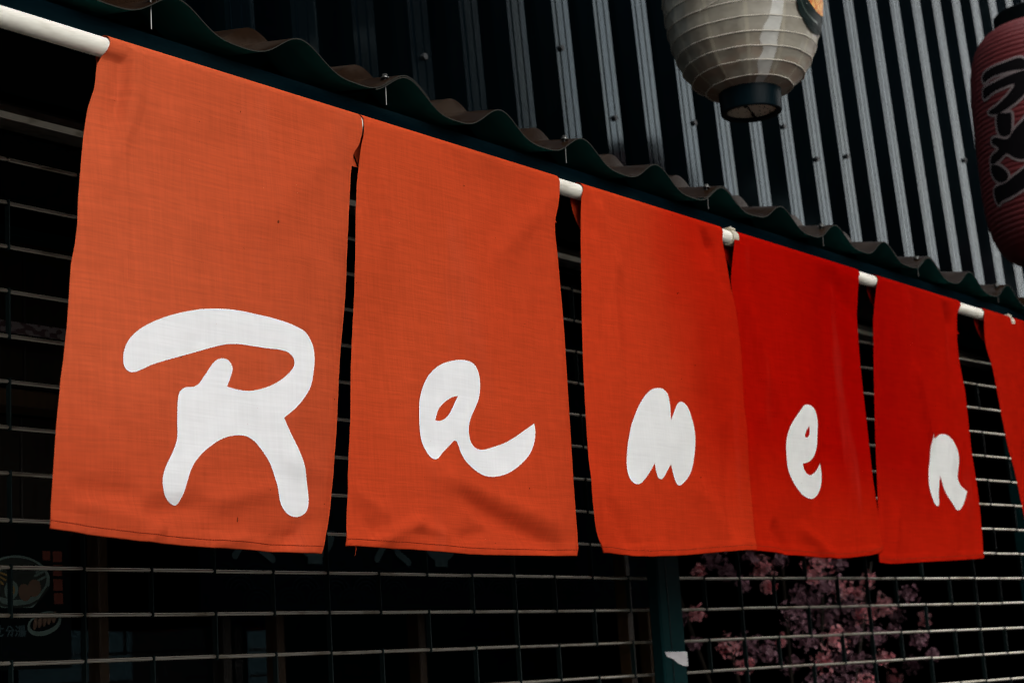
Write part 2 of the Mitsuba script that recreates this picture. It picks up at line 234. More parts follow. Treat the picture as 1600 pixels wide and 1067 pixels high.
# soft folds: (panel, x0, z0, x1, z1, width, height towards the street)
FOLDS = [('R', -0.02, 2.1803, -0.0307, 2.1403, 0.005, 0.003), ('R', -0.0038, 2.1397, -0.0067, 1.9647, 0.003, 0.0012), ('R', -0.0628, 2.0306, -0.0283, 2.0324, 0.006, -0.00135), ('R', -0.068, 2.0005, -0.0342, 2.0161, 0.008, 0.00135), ('R', -0.0718, 1.96, -0.0395, 1.9546, 0.007, -0.0018), ('R', -0.0769, 1.9288, -0.0362, 1.928, 0.009, 0.00135), ('R', -0.0837, 1.8808, -0.0491, 1.8677, 0.008, -0.0018), ('R', -0.0872, 1.8463, -0.0348, 1.8137, 0.009, -0.00135), ('R', -0.0897, 1.8276, -0.0505, 1.8, 0.008, 0.00135), ('R', -0.0705, 1.7403, -0.0133, 1.7388, 0.01, -0.004), ('R', 0.014, 1.7224, 0.0847, 1.7317, 0.011, -0.006), ('R', 0.089, 1.7345, 0.1744, 1.7523, 0.011, 0.005), ('R', -0.067, 1.7253, 0.0097, 1.711, 0.01, 0.004), ('R', 0.1808, 1.6952, 0.2539, 1.7234, 0.01, -0.004), ('R', 0.0052, 1.694, 0.0257, 1.709, 0.007, 0.004), ('R', 0.1046, 1.6934, 0.1402, 1.7022, 0.006, 0.004), ('R', 0.1996, 1.6991, 0.219, 1.7064, 0.006, -0.003), ('R', 0.0561, 2.1395, 0.0717, 2.0868, 0.012, 0.002), ('R', 0.2089, 1.785, 0.2719, 1.7748, 0.012, 0.003), ('R', 0.1895, 2.0592, 0.3284, 2.1732, 0.02, 0.003), ('R', 0.3229, 2.172, 0.3117, 2.081, 0.008, -0.003), ('a', 0.5064, 1.757, 0.6529, 1.7068, 0.013, -0.009), ('a', 0.4555, 1.7813, 0.6628, 1.7354, 0.014, 0.004), ('a', 0.3444, 1.7028, 0.4, 1.7241, 0.009, 0.005), ('a', 0.4, 1.7241, 0.4498, 1.7131, 0.008, 0.004), ('a', 0.3065, 1.7588, 0.352, 1.7356, 0.01, 0.004), ('a', 0.31, 1.7339, 0.3346, 1.7133, 0.008, -0.003), ('a', 0.3803, 2.1286, 0.3884, 2.0554, 0.006, 0.0025), ('a', 0.3508, 2.1504, 0.3503, 2.0956, 0.006, -0.004), ('a', 0.5924, 2.0718, 0.7232, 2.1765, 0.015, 0.003), ('a', 0.4844, 1.7103, 0.5332, 1.7193, 0.007, -0.003), ('m', 1.0861, 2.2039, 1.111, 2.168, 0.007, -0.006), ('m', 1.111, 2.168, 1.1319, 2.1162, 0.01, -0.005), ('m', 0.8224, 2.1811, 0.8464, 2.0933, 0.01, 0.004), ('m', 0.8405, 2.0832, 0.8337, 1.9116, 0.014, 0.003), ('m', 0.7927, 2.1849, 0.8023, 2.141, 0.008, -0.004), ('m', 0.7675, 1.7983, 0.7866, 1.7186, 0.012, 0.005), ('m', 0.792, 1.7612, 0.8439, 1.7029, 0.01, -0.003), ('m', 1.0179, 1.7982, 1.108, 1.7087, 0.016, 0.003), ('m', 1.0972, 1.859, 1.0932, 1.727, 0.01, -0.003), ('e', 1.2067, 2.1271, 1.2566, 1.9703, 0.014, 0.004), ('e', 1.4688, 2.154, 1.4158, 1.7872, 0.02, -0.003), ('e', 1.5457, 2.1986, 1.5961, 2.1834, 0.008, 0.004), ('e', 1.4964, 2.18, 1.5547, 2.1325, 0.012, -0.003), ('e', 1.2293, 1.7453, 1.2675, 1.7102, 0.009, -0.005), ('e', 1.5023, 1.8864, 1.513, 1.728, 0.012, 0.003), ('e', 1.3136, 1.743, 1.4, 1.7099, 0.009, 0.004), ('n', 1.7794, 2.1741, 1.795, 2.0342, 0.01, 0.003), ('n', 1.7816, 2.0329, 1.8085, 1.9303, 0.006, 0.005), ('n', 1.932, 2.2047, 1.9613, 2.1554, 0.008, -0.006), ('n', 1.9584, 2.155, 1.9501, 2.0376, 0.013, -0.005), ('n', 1.8665, 1.97, 1.8569, 1.7249, 0.014, 0.003), ('n', 1.6427, 1.7857, 1.6108, 1.7003, 0.01, 0.003), ('s', 2.1725, 2.1364, 2.2399, 1.9363, 0.012, 0.004)]
NAMES = {'R': ('red noren panel with a large white letter R, more orange than the rest', 'large white printed letter R'),
         'a': ('red noren panel with a white letter a, between the R and m panels', 'white printed letter a'),
         'm': ('red noren panel with a white letter m and a fold at its top right corner', 'white printed letter m'),
         'e': ('deep red noren panel with a white letter e', 'white printed letter e'),
         'n': ('deep red noren panel with a white letter n', 'white printed letter n'),
         's': ('plain red noren panel cut off by the right edge of the picture', None)}

def cloth_panel(k):
    d = PANELS[k]; NU, NV = 110, 150
    u, v = np.linspace(0, 1, NU), np.linspace(0, 1, NV)
    def side(pts):
        p = np.array(pts); p = p[np.argsort(-p[:, 1])]
        z = np.r_[POLE_Z + 0.001, p[p[:, 1] < POLE_Z][:, 1]]
        x = np.r_[np.interp(-POLE_Z, -p[:, 1], p[:, 0]), p[p[:, 1] < POLE_Z][:, 0]]
        t = (z[0] - z) / (z[0] - z[-1])
        return PchipInterpolator(t, np.c_[x, z])(v)
    L, Rr = side(d['L']), side(d['R'])
    b = np.array(d['B']); tb = (b[:, 0] - b[0, 0]) / (b[-1, 0] - b[0, 0]); B = PchipInterpolator(tb, b)(u)
    B = B + (L[-1] - B[0]) * (1 - u)[:, None] + (Rr[-1] - B[-1]) * u[:, None]
    Tp = L[0] * (1 - u)[:, None] + Rr[0] * u[:, None]
    U, V = u[None, :, None], v[:, None, None]
    G = (1 - U) * L[:, None] + U * Rr[:, None] + (1 - V) * Tp[None] + V * B[None] - ((1 - U) * (1 - V) * L[0] + U * (1 - V) * Rr[0] + (1 - U) * V * L[-1] + U * V * Rr[-1])
    x, z = G[..., 0], G[..., 1]; v2, u2 = np.broadcast_to(v[:, None], x.shape), np.broadcast_to(u[None], x.shape)
    seed = ord(k)
    Wd = (Rr[:, 0] - L[:, 0])[:, None]
    edgew = np.exp(-(u2 * Wd / 0.03) ** 2) + np.exp(-((1 - u2) * Wd / 0.03) ** 2)
    grow = np.clip(v2 / 0.15, 0, 1) ** 1.5
    pt = np.stack([x * 9, z * 2.4, 0 * x + seed], -1)
    disp = (meshkit.fbm(pt, 3, seed) - 0.5) * 0.018 * grow * (1 - 0.7 * edgew)
    disp += (meshkit.fbm(np.stack([x * 30, z * 22, 0 * x + seed * 1.7], -1), 3, seed + 5) - 0.5) * 0.0032 * (0.25 + grow) * (1 - 0.8 * edgew)
    hem = np.exp(-((1 - v2) / 0.05) ** 2)
    disp += (meshkit.fbm(np.stack([x * 34, z * 12, 0 * x], -1), 2, seed + 9) - 0.5) * 0.0075 * hem
    disp += (meshkit.noise(np.stack([x * 110, z * 40, 0 * x], -1), seed + 3) - 0.5) * 0.0018 * np.exp(-((1 - v2) / 0.02) ** 2)
    for name, x0, z0, x1, z1, w, h in FOLDS:
        if name != k: continue
        p, q = np.array([x0, z0]), np.array([x1, z1]); dd = q - p
        t = np.clip(((x - p[0]) * dd[0] + (z - p[1]) * dd[1]) / (dd @ dd), -0.35, 1.35)
        dist2 = (x - p[0] - t * dd[0]) ** 2 + (z - p[1] - t * dd[1]) ** 2
        taper = np.clip(np.minimum((t + 0.35) / 0.45, (1.35 - t) / 0.45), 0, 1); taper = taper * taper * (3 - 2 * taper)
        if k in 'Ra': w = w * 0.74
        disp += {'R': 0.95, 'a': 1.15}.get(k, 1.8) * h * np.exp(-dist2 / (2 * w * w)) * taper * (1 - 0.65 * edgew)
    W = (Rr[:, 0] - L[:, 0])[:, None]
    for e in (u2 * W, (1 - u2) * W):
        disp -= (0.0035 * np.exp(-(e / 0.008) ** 2)) * grow
    base = {'e': -0.003, 'm': 0.002}.get(k, 0.0)
    front_r = POLE_R + 0.0014
    fade0 = np.clip(v2 / 0.02, 0, 1)
    y = -front_r - disp * np.clip(0.25 + v2 / 0.08, 0, 1) * fade0 - base * grow
    if k == 'R':   # the corner left of the fold hangs further back
        tp = np.clip((z - 2.0) / 0.13, 0, 1) ** 1.3; sg = 0.0014 + 0.012 * (1 - tp)
        edge = np.interp(z, [2.0, 2.06, 2.12, 2.15, 2.20], [-0.060, -0.038, -0.010, -0.002, 0.0005])
        y += 0.009 * tp / (1 + np.exp(np.clip((x - edge) / sg, -30, 30)))
        y -= 0.004 * tp * np.exp(-((x - edge - 0.012) / 0.009) ** 2)
    keep = -(POLE_R + 0.0009) * np.sqrt(np.clip(1 - ((z - POLE_Z) / (POLE_R + 0.0015)) ** 2, 0, 1))
    y = np.where(np.abs(z - POLE_Z) < POLE_R + 0.0015, np.minimum(y, keep), y)
    front = np.stack([x, y, z], -1)
    # over the pole and down the back: the pocket sewn behind
    rows = []
    zc = POLE_Z + 0.001
    for s in np.linspace(0.055, 0.0, 8)[:-1]:
        yy = front_r * (1 - 1.15 * (s / 0.055) ** 2)
        rows.append(np.stack([x[0], 0 * x[0] + yy, 0 * x[0] + zc - s], -1))
    for a in np.linspace(0, math.pi, 14)[:-1]:
        rr = front_r
        rows.append(np.stack([x[0], 0 * x[0] + rr * math.cos(a), 0 * x[0] + zc + rr * math.sin(a)], -1))
    A = np.concatenate([np.array(rows), front], 0); n0, n1 = A.shape[:2]
    i, j = np.meshgrid(np.arange(n0 - 1), np.arange(n1 - 1), indexing='ij')
    q = np.stack([i * n1 + j, (i + 1) * n1 + j, (i + 1) * n1 + j + 1, i * n1 + j + 1], -1).reshape(-1, 4)
    mesh = trimesh.Trimesh(A.reshape(-1, 3), np.vstack([q[:, [0, 1, 2]], q[:, [0, 2, 3]]]), process=False)
    root = thing('noren_panel', NAMES[k][0], 'curtain', 'noren panels hung on the white pole')
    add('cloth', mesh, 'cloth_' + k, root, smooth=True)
    # bottom hem, turned up and stitched
    top = np.linspace(0.985, 1.0, 5); ht = front[-6:]
    hb = ht.copy(); hb[..., 1] -= np.array([0.0002, 0.0009, 0.0014, 0.0015, 0.0014, 0.0011])[:, None]
    under = ht[-1:].copy(); under[..., 2] -= 0.0012; back = ht[-1:].copy(); back[..., 1] += 0.001
    H = np.concatenate([hb, under, back]); h0 = len(H)
    i, j = np.meshgrid(np.arange(h0 - 1), np.arange(n1 - 1), indexing='ij')
    q = np.stack([i * n1 + j, (i + 1) * n1 + j, (i + 1) * n1 + j + 1, i * n1 + j + 1], -1).reshape(-1, 4)
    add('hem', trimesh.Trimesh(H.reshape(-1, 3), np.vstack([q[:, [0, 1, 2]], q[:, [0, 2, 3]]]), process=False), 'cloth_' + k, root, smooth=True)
    if 'letter' in d:
        rings = [spline(o) for o in d['letter']]
        poly = Polygon(rings[0], rings[1:]).buffer(0)
        pv, pf = sheet_of(poly, 0.004)
        f = LinearNDInterpolator(np.c_[x.ravel(), z.ravel()], y.ravel())
        py = f(pv[:, 0], pv[:, 1])
        m = trimesh.Trimesh(np.c_[pv[:, 0], py - 0.0005, pv[:, 1]], pf, process=False)
        if m.face_normals[:, 1].mean() > 0: m.invert()
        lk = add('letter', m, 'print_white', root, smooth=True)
        labels[lk] = {'label': NAMES[k][1]}

    sr = front[-3].copy(); sr[:, 1] -= 0.0016
    add('stitching', polytube(sr, 0.00045, 4), 'thread_dark', root, smooth=True)
    if k == 'a':
        p = front[-1, 3]; t = np.linspace(0, 1, 8)
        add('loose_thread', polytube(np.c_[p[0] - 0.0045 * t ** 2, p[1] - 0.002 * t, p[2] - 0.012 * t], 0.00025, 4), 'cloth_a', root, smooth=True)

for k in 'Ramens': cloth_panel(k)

k = thing('curtain_pole', 'white plastic pole carrying the red noren panels', 'pole')
add('pipe', tube((-1.3, 0, POLE_Z), (3.2, 0, POLE_Z), POLE_R, 32), 'pvc', k, smooth=40)
for xb in (1.19, 2.262):
    c = thing('pole_bracket', 'small cream clip holding the pole between the m and e panels' if xb < 2 else 'cream clip on the pole above the plain panel at the far right', 'bracket')
    add('saddle', cat([tube((xb - 0.008, 0, POLE_Z), (xb + 0.008, 0, POLE_Z), POLE_R + 0.0024, 28)]), 'bracket_white', c, smooth=40)
    add('flange', box(xb - 0.0085, xb + 0.0085, -0.0075, 0.058, POLE_Z + 0.0115, POLE_Z + 0.0155, 0.001), 'bracket_white', c)
    add('screw', tube((xb, -0.003, POLE_Z + 0.0150), (xb, -0.003, POLE_Z + 0.018), 0.0028, 10), 'screw_metal', c, smooth=40)

# ---------------------------------------------------------------- fascia and metal tile roof
k = thing('fascia_beam', 'dark navy wooden beam under the eave behind the white pole', 'beam')
add('board', box(-1.6, 3.6, 0.046, 0.086, 2.222, 2.2525, 0.002), 'beam_paint', k)
add('soffit', box(-1.6, 3.6, 0.088, 0.50, 2.244, 2.250), 'black_paint', k)

WAVE, EAVE_Y, EAVE_Z, SLOPE = 0.187, 0.02, 2.256, 0.20
X0 = 0.095
def roof_z(x, y, lift=0.0):
    w = 0.5 + 0.5 * np.cos(2 * np.pi * (x - X0) / WAVE)
    c = y - EAVE_Y
    st = np.where(c > 0.080, 1, 0) + np.where(c > 0.430, 1, 0)
    return EAVE_Z + 0.033 * w ** 1.8 + SLOPE * c + 0.0205 * st + lift
def roof_sheet(x0, x1, lift):
    nx = int((x1 - x0) / WAVE * 28) + 1
    xs = np.linspace(x0, x1, nx)
    ys = EAVE_Y + np.array([0, .004, .012, .03, .05, .07, .0796, .0804, .085, .10, .2, .3, .42, .4296, .4304, .435, .5, .56])
    X, Y = np.meshgrid(xs, ys, indexing='ij')
    jit = (meshkit.fbm(np.stack([X * 9, Y * 3, 0 * X], -1), 3, 4) - 0.5) * 0.006
    Z = roof_z(X, Y, lift) + jit
    n = len(ys); V = np.stack([X, Y, Z], -1).reshape(-1, 3)
    i, j = np.meshgrid(np.arange(nx - 1), np.arange(n - 1), indexing='ij')
    q = np.stack([i * n + j, (i + 1) * n + j, (i + 1) * n + j + 1, i * n + j + 1], -1).reshape(-1, 4)
    top = trimesh.Trimesh(V, np.vstack([q[:, [0, 1, 2]], q[:, [0, 2, 3]]]), process=False)
    U = V - [0, 0, 0.0016]
    und = trimesh.Trimesh(U, np.vstack([q[:, [0, 2, 1]], q[:, [0, 3, 2]]]), process=False)
    e0 = np.arange(nx) * n
    EV = np.vstack([V[e0] - [0, 0.0004, 0], U[e0] - [0, 0.0004, 0]]); ii = np.arange(nx - 1)
    lip = trimesh.Trimesh(EV, np.vstack([np.c_[ii, nx + ii, nx + ii + 1], np.c_[ii, nx + ii + 1, ii + 1]]), process=False)
    return top, und, lip
roof = thing('tile_effect_roof', 'small brown wavy metal tile roof above the noren with green underside', 'roof')
bounds = [X0 + WAVE * (2 + 4 * i) for i in (-2, -1, 0, 1, 2, 3, 4, 5)]
for i in range(7):
    t, u_, l = roof_sheet(bounds[i] - WAVE * 0.32, bounds[i + 1] + WAVE * 0.22, 0.0024 * (i % 2))
    s = add('tile_sheet', t, 'tile_brown', roof, smooth=35)
    add('underside', u_, 'tile_green', s, smooth=35); add('edge', l, 'edge_paint', s)
for n_, i in enumerate(range(-4, 20, 2)):
    xs_ = X0 + WAVE * i - 0.026; ys_ = EAVE_Y + 0.014; zs_ = float(roof_z(np.array(xs_), np.array(ys_))) + 0.003
    add('screw', cat([tube((xs_, ys_, zs_ - 0.034), (xs_, ys_, zs_ + 0.002), 0.0012, 8), tube((xs_, ys_, zs_ + 0.001), (xs_, ys_, zs_ + 0.0025), 0.0055, 14), trimesh.creation.cylinder(radius=0.0036, segment=[[xs_, ys_, zs_ + 0.0025], [xs_, ys_, zs_ + 0.0065]], sections=6)]), 'screw_metal', roof, smooth=30)

# ---------------------------------------------------------------- corrugated metal wall
PITCH, WY, TILT = 0.1478, 0.55, 0.040
def wall_sheet(i0, i1, lift):
    prof = [(0.000, 0.055), (0.024, 0.055), (0.053, 0.0), (0.0630, 0.0), (0.0644, 0.0085), (0.0684, 0.0), (0.0880, 0.0), (0.0892, 0.0062), (0.0922, 0.0), (0.1085, 0.0), (0.126, 0.055), (0.1478, 0.055)]
    P = []
    for i in range(i0, i1):
        for j, (a, b) in enumerate(prof):
            if j == len(prof) - 1 and i < i1 - 1: continue
            P.append((2.030 + PITCH * i + a - 0.084, b))
    P.append((P[-1][0] + 0.025, P[-1][1]))
    P = np.array(P); zs = np.linspace(2.25, 4.6, 6)
    V = np.array([[x, WY + d - lift + TILT * (z - 2.3), z] for (x, d) in P for z in zs]); n = len(zs)
    i, j = np.meshgrid(np.arange(len(P) - 1), np.arange(n - 1), indexing='ij')
    q = np.stack([i * n + j, (i + 1) * n + j, (i + 1) * n + j + 1, i * n + j + 1], -1).reshape(-1, 4)
    return trimesh.Trimesh(V, np.vstack([q[:, [0, 1, 2]], q[:, [0, 2, 3]]]), process=False)
wall = thing('corrugated_wall', 'dark blue ribbed metal wall rising behind the tile roof', 'wall')
for n_, i in enumerate(range(-24, 32, 7)):
    add('metal_sheet', wall_sheet(i, i + 7, 0.0012 * (n_ % 2)), 'wall_metal', wall)
rng = random.Random(3)
for i in range(-6, 14):
    if rng.random() < 0.6:
        xs_ = 2.030 + PITCH * i + rng.choice((-0.016, 0.0, 0.002, 0.016)); zs_ = 2.72 + 0.042 * (i - 2) * 0 + rng.uniform(-0.07, 0.10) + 0.012 * i
        ys_ = WY + TILT * (zs_ - 2.3)
        add('screw', trimesh.creation.cylinder(radius=0.0062, segment=[[xs_, ys_ - 0.007, zs_], [xs_, ys_ + 0.004, zs_]], sections=8), 'screw_dark', wall, smooth=30)

# ---------------------------------------------------------------- white paper lantern
LC = np.array([1.475, 0.10]); LR = 0.14; LZ0, LZ1 = 2.527, 2.93
def shade_r(z, R, z0, z1, rim, p=2.6):
    t = abs((z - (z0 + z1) / 2) / ((z1 - z0) / 2))
    return rim + (R - rim) * max(0.0, 1 - t ** p) ** (1 / 1.9)
def paper_white(p, n, uv):
    a = dr.atan2(p.y - 0.10, p.x - 1.475)
    sector = (a + 3.14159) / 0.5236
    fr = sector - dr.floor(sector)
    lap = smoothstep(0.0, 0.02, fr) * (1 - smoothstep(0.10, 0.13, fr))
    d = fbm(p.x * 24, p.y * 24, p.z * 24, octaves=4)
    fibre = fbm(p.x * 160, p.y * 160, p.z * 300, octaves=2)
    # one slanted strip coloured whiter than the rest of the paper
    wob = 0.10 * (noise(p.z * 60, 2.0, 5.0) - 0.5)
    patch = smoothstep(-2.34, -2.32, a + wob - 1.9 * (p.z - 2.60)) * (1 - smoothstep(-2.12, -2.10, a + 0.3 * wob - 0.9 * (p.z - 2.60)))
    low = smoothstep(2.62, 2.53, p.z)
    c = mix((0.31, 0.285, 0.230), (0.24, 0.215, 0.168), smoothstep(0.35, 0.7, d))
    c = mix(c, (0.27, 0.18, 0.13), low * smoothstep(0.40, 0.62, noise(p.x * 40, p.y * 40, p.z * 40)) * 0.6)
    c = mix(c, (0.44, 0.40, 0.30), lap * 0.45)
    c = mix(c, (0.60, 0.60, 0.56), patch * 0.75)
    return c * (0.93 + 0.14 * fibre)
M('lantern_paper', princ(proc(paper_white), 0.36, 0.45))
M('lantern_wire', princ((0.62, 0.58, 0.49), 0.5))
M('lantern_ring', princ((0.0015, 0.007, 0.010), 0.4, 0.05))
M('disc_paper', princ((0.66, 0.59, 0.47), 0.7, 0.2))
M('ink', princ((0.006, 0.005, 0.006), 0.7, 0.04))
M('bowl_black', princ((0.006, 0.013, 0.012), 0.5, 0.08))
M('bowl_stripe', princ((0.04, 0.06, 0.05), 0.4, 0.4))
M('noodle_orange', princ(proc(lambda p, n, uv: mix((0.55, 0.15, 0.02), (0.65, 0.36, 0.08), smoothstep(0.45, 0.6, noise(p.x * 220, p.y * 220, p.z * 120)))), 0.5, 0.3))
NR = 17
ring_z = [LZ0 + (LZ1 - LZ0) * (0.5 - 0.5 * math.cos(math.pi * lerp(0.06, 0.94, i / (NR - 1)))) * 0.35 + (LZ1 - LZ0) * lerp(0.02, 0.98, i / (NR - 1)) * 0.65 for i in range(NR)]
prof = []
zs = [LZ0] + ring_z + [LZ1]
for a, b in zip(zs[:-1], zs[1:]):
    ra, rb = shade_r(a, LR, LZ0, LZ1, 0.0525), shade_r(b, LR, LZ0, LZ1, 0.0525)
    for t in (0, 0.2, 0.4, 0.6, 0.8): prof.append((lerp(ra, rb, t) - 0.0009 * math.sin(math.pi * t), lerp(a, b, t)))
prof.append((shade_r(LZ1, LR, LZ0, LZ1, 0.0525), LZ1))
prof = np.array(prof)
def lantern_radius(z): return np.interp(z, prof[:, 1], prof[:, 0])
lan = thing('white_lantern', 'off-white paper lantern with a black bottom ring hanging above the roof', 'lantern')
sh = lathe(prof, 120)
ang = np.arctan2(sh.vertices[:, 1], sh.vertices[:, 0])
wr = (meshkit.fbm(np.c_[np.cos(ang) * 7, np.sin(ang) * 7, sh.vertices[:, 2] * 14], 3, 2) - 0.5) * 0.006
rad = np.linalg.norm(sh.vertices[:, :2], axis=1)
sh.vertices[:, :2] *= (1 + wr / np.maximum(rad, 0.05))[:, None]
sh.apply_translation((*LC, 0))
shade = add('shade', sh, 'lantern_paper', lan, smooth=28)
for i, z in enumerate(ring_z):
    an = np.linspace(0, 2 * np.pi, 97); r = shade_r(z, LR, LZ0, LZ1, 0.0525) + 0.0002
    ws = (meshkit.fbm(np.c_[np.cos(an) * 7, np.sin(an) * 7, 0 * an + z * 14], 3, 2) - 0.5) * 0.006
    add('wire_ring', polytube(np.c_[LC[0] + (r + ws) * np.cos(an), LC[1] + (r + ws) * np.sin(an), z + 0.0012 * np.sin(an * 2 + i)], 0.0011, 5), 'lantern_wire', shade, smooth=True)
an = np.linspace(-3.2, -2.45, 26); zz = np.linspace(ring_z[5] - 0.004, ring_z[6] + 0.001, 26)
rr = lantern_radius(zz) + 0.0012
add('loose_wire', polytube(np.c_[LC[0] + rr * np.cos(an), LC[1] + rr * np.sin(an), zz], 0.0009, 5), 'lantern_wire', shade, smooth=True)
rp = [(0.0435, LZ0 - 0.036), (0.0520, LZ0 - 0.037), (0.0535, LZ0 - 0.035), (0.0548, LZ0 + 0.002), (0.0538, LZ0 + 0.004), (0.048, LZ0 + 0.004), (0.0450, LZ0 - 0.026), (0.0435, LZ0 - 0.034), (0.0435, LZ0 - 0.036)]
rm = lathe(rp, 64); rm.apply_translation((*LC, 0)); add('bottom_ring', rm, 'lantern_ring', lan, smooth=40)
rm2 = lathe([(a, LZ0 + LZ1 - b) for a, b in rp[::-1]], 64); rm2.apply_translation((*LC, 0)); add('top_ring', rm2, 'lantern_ring', lan, smooth=40)
dk = add('bottom_disc', trimesh.creation.cylinder(radius=0.0440, segment=[[*LC, LZ0 - 0.0305], [*LC, LZ0 - 0.0265]], sections=48), 'disc_paper', lan, smooth=40)
marks = [tube((LC[0] - 0.041, LC[1] - 0.012, LZ0 - 0.0325), (LC[0] + 0.038, LC[1] + 0.014, LZ0 - 0.0325), 0.0012, 6)]
rng = random.Random(8)
for i in range(26):
    a, b = rng.uniform(-0.034, 0.034), rng.uniform(-0.03, 0.03)
    if a * a + b * b < 0.0015: marks.append(box(LC[0] + a, LC[0] + a + rng.uniform(0.001, 0.006), LC[1] + b, LC[1] + b + 0.0013, LZ0 - 0.0313, LZ0 - 0.0307))
for a, b in ((-0.03, -0.006), (0.02, 0.009), (0.035, 0.014)): marks.append(trimesh.creation.icosphere(subdivisions=1, radius=0.0035).apply_translation((LC[0] + a, LC[1] + b, LZ0 - 0.0325)))
add('wire_and_print', cat(marks), 'ink', dk)
add('hanger', polytube([(LC[0] - 0.05, LC[1], LZ1 + 0.035), (LC[0], LC[1], LZ1 + 0.12), (LC[0], LC[1], 3.6)], 0.0016), 'ink', lan, smooth=True)
def on_lantern(poly, c, rfun, off, cellr):
    """a flat print (angle*R, z) wrapped onto a lantern"""
    pv, pf = sheet_of(poly, cellr)
    return pv, pf
def wrapped(ring, c, R, rfun, off, cell=0.006, grow=0.0, smooth_ring=True):
    pts = [(((a if a < 0 else a - 2 * math.pi)) * R, z) for a, z in ring]
    poly = Polygon(spline(pts, 4) if smooth_ring else pts).buffer(0)
    if grow: poly = poly.buffer(grow)
    return poly
def wrap_mesh(poly, c, R, rfun, off, cell=0.005):
    pv, pf = sheet_of(poly, cell)
    a = pv[:, 0] / R; r = rfun(pv[:, 1]) + off
    m = trimesh.Trimesh(np.c_[c[0] + r * np.cos(a), c[1] + r * np.sin(a), pv[:, 1]], pf, process=False)
    nrm = m.face_normals; cen = m.triangles_center
    if ((cen[:, 0] - c[0]) * nrm[:, 0] + (cen[:, 1] - c[1]) * nrm[:, 1]).mean() < 0: m.invert()
    return m
bl = [(-1.96, 2.70), (-1.946, 2.676), (-1.889, 2.6483), (-1.812, 2.626), (-1.641, 2.6105), (-1.40, 2.606), (-1.1, 2.618), (-0.75, 2.66), (-0.6, 2.72), (-0.75, 2.77), (-1.2, 2.80), (-1.7, 2.77)]
ora = [(-1.80, 2.70), (-1.781, 2.6803), (-1.725, 2.662), (-1.567, 2.6455), (-1.35, 2.641), (-1.1, 2.651), (-0.85, 2.69), (-0.85, 2.74), (-1.2, 2.765), (-1.6, 2.75)]
stp = [(-1.90, 2.695), (-1.88, 2.670), (-1.79, 2.641), (-1.62, 2.6265), (-1.40, 2.622), (-1.40, 2.6245), (-1.62, 2.629), (-1.78, 2.6435), (-1.865, 2.671), (-1.885, 2.695)]
bw = add('bowl_picture', wrap_mesh(wrapped(bl, LC, LR, None, 0), LC, LR, lantern_radius, 0.0030), 'bowl_black', lan, smooth=True)
labels[bw] = {'label': 'printed black noodle bowl'}
add('noodles', wrap_mesh(wrapped(ora, LC, LR, None, 0), LC, LR, lantern_radius, 0.0034), 'noodle_orange', bw, smooth=True)
add('stripe', wrap_mesh(wrapped(stp, LC, LR, None, 0), LC, LR, lantern_radius, 0.0034), 'bowl_stripe', bw, smooth=True)

# ---------------------------------------------------------------- red lantern with katakana
RC = np.array([2.662, 0.0]); RR = 0.172; RZ0, RZ1 = 2.392, 2.935
M('lantern_red', princ(proc(lambda p, n, uv: mix((0.120, 0.015, 0.017), (0.170, 0.030, 0.032), fbm(p.x * 20, p.y * 20, p.z * 60, octaves=3))), 0.5, 0.3))
M('outline_pale', princ((0.24, 0.19, 0.19), 0.6, 0.2))
def red_r(z):
    z = np.asarray(z, float); t = np.abs((z - (RZ0 + RZ1) / 2) / ((RZ1 - RZ0) / 2))
    return 0.085 + (RR - 0.085) * np.clip(1 - t ** 4.2, 0, 1) ** (1 / 2.3)
zz = np.linspace(RZ0, RZ1, 46 * 5 + 1)
pr = np.c_[red_r(zz) - 0.0022 * (1 - np.abs(np.sin(np.pi * 46 * (zz - RZ0) / (RZ1 - RZ0)))), zz]
red = thing('red_lantern', 'red ribbed paper lantern with black katakana at the right edge', 'lantern')
m = lathe(pr, 96); m.apply_translation((*RC, 0)); rs = add('shade', m, 'lantern_red', red, smooth=50)
for a, b, nm in ((RZ0 - 0.03, RZ0 + 0.012, 'bottom_ring'), (RZ1 - 0.012, RZ1 + 0.035, 'top_ring')):
    m = lathe([(0.07, a), (0.098, a), (0.1, a + 0.002), (0.1, b - 0.002), (0.098, b), (0.07, b), (0.07, a)], 64); m.apply_translation((*RC, 0)); add(nm, m, 'black_paint', red, smooth=40)
add('hanger', polytube([(RC[0] - 0.09, 0, RZ1 + 0.03), (RC[0], 0, RZ1 + 0.14), (RC[0], 0, 3.7)], 0.002), 'ink', red, smooth=True)
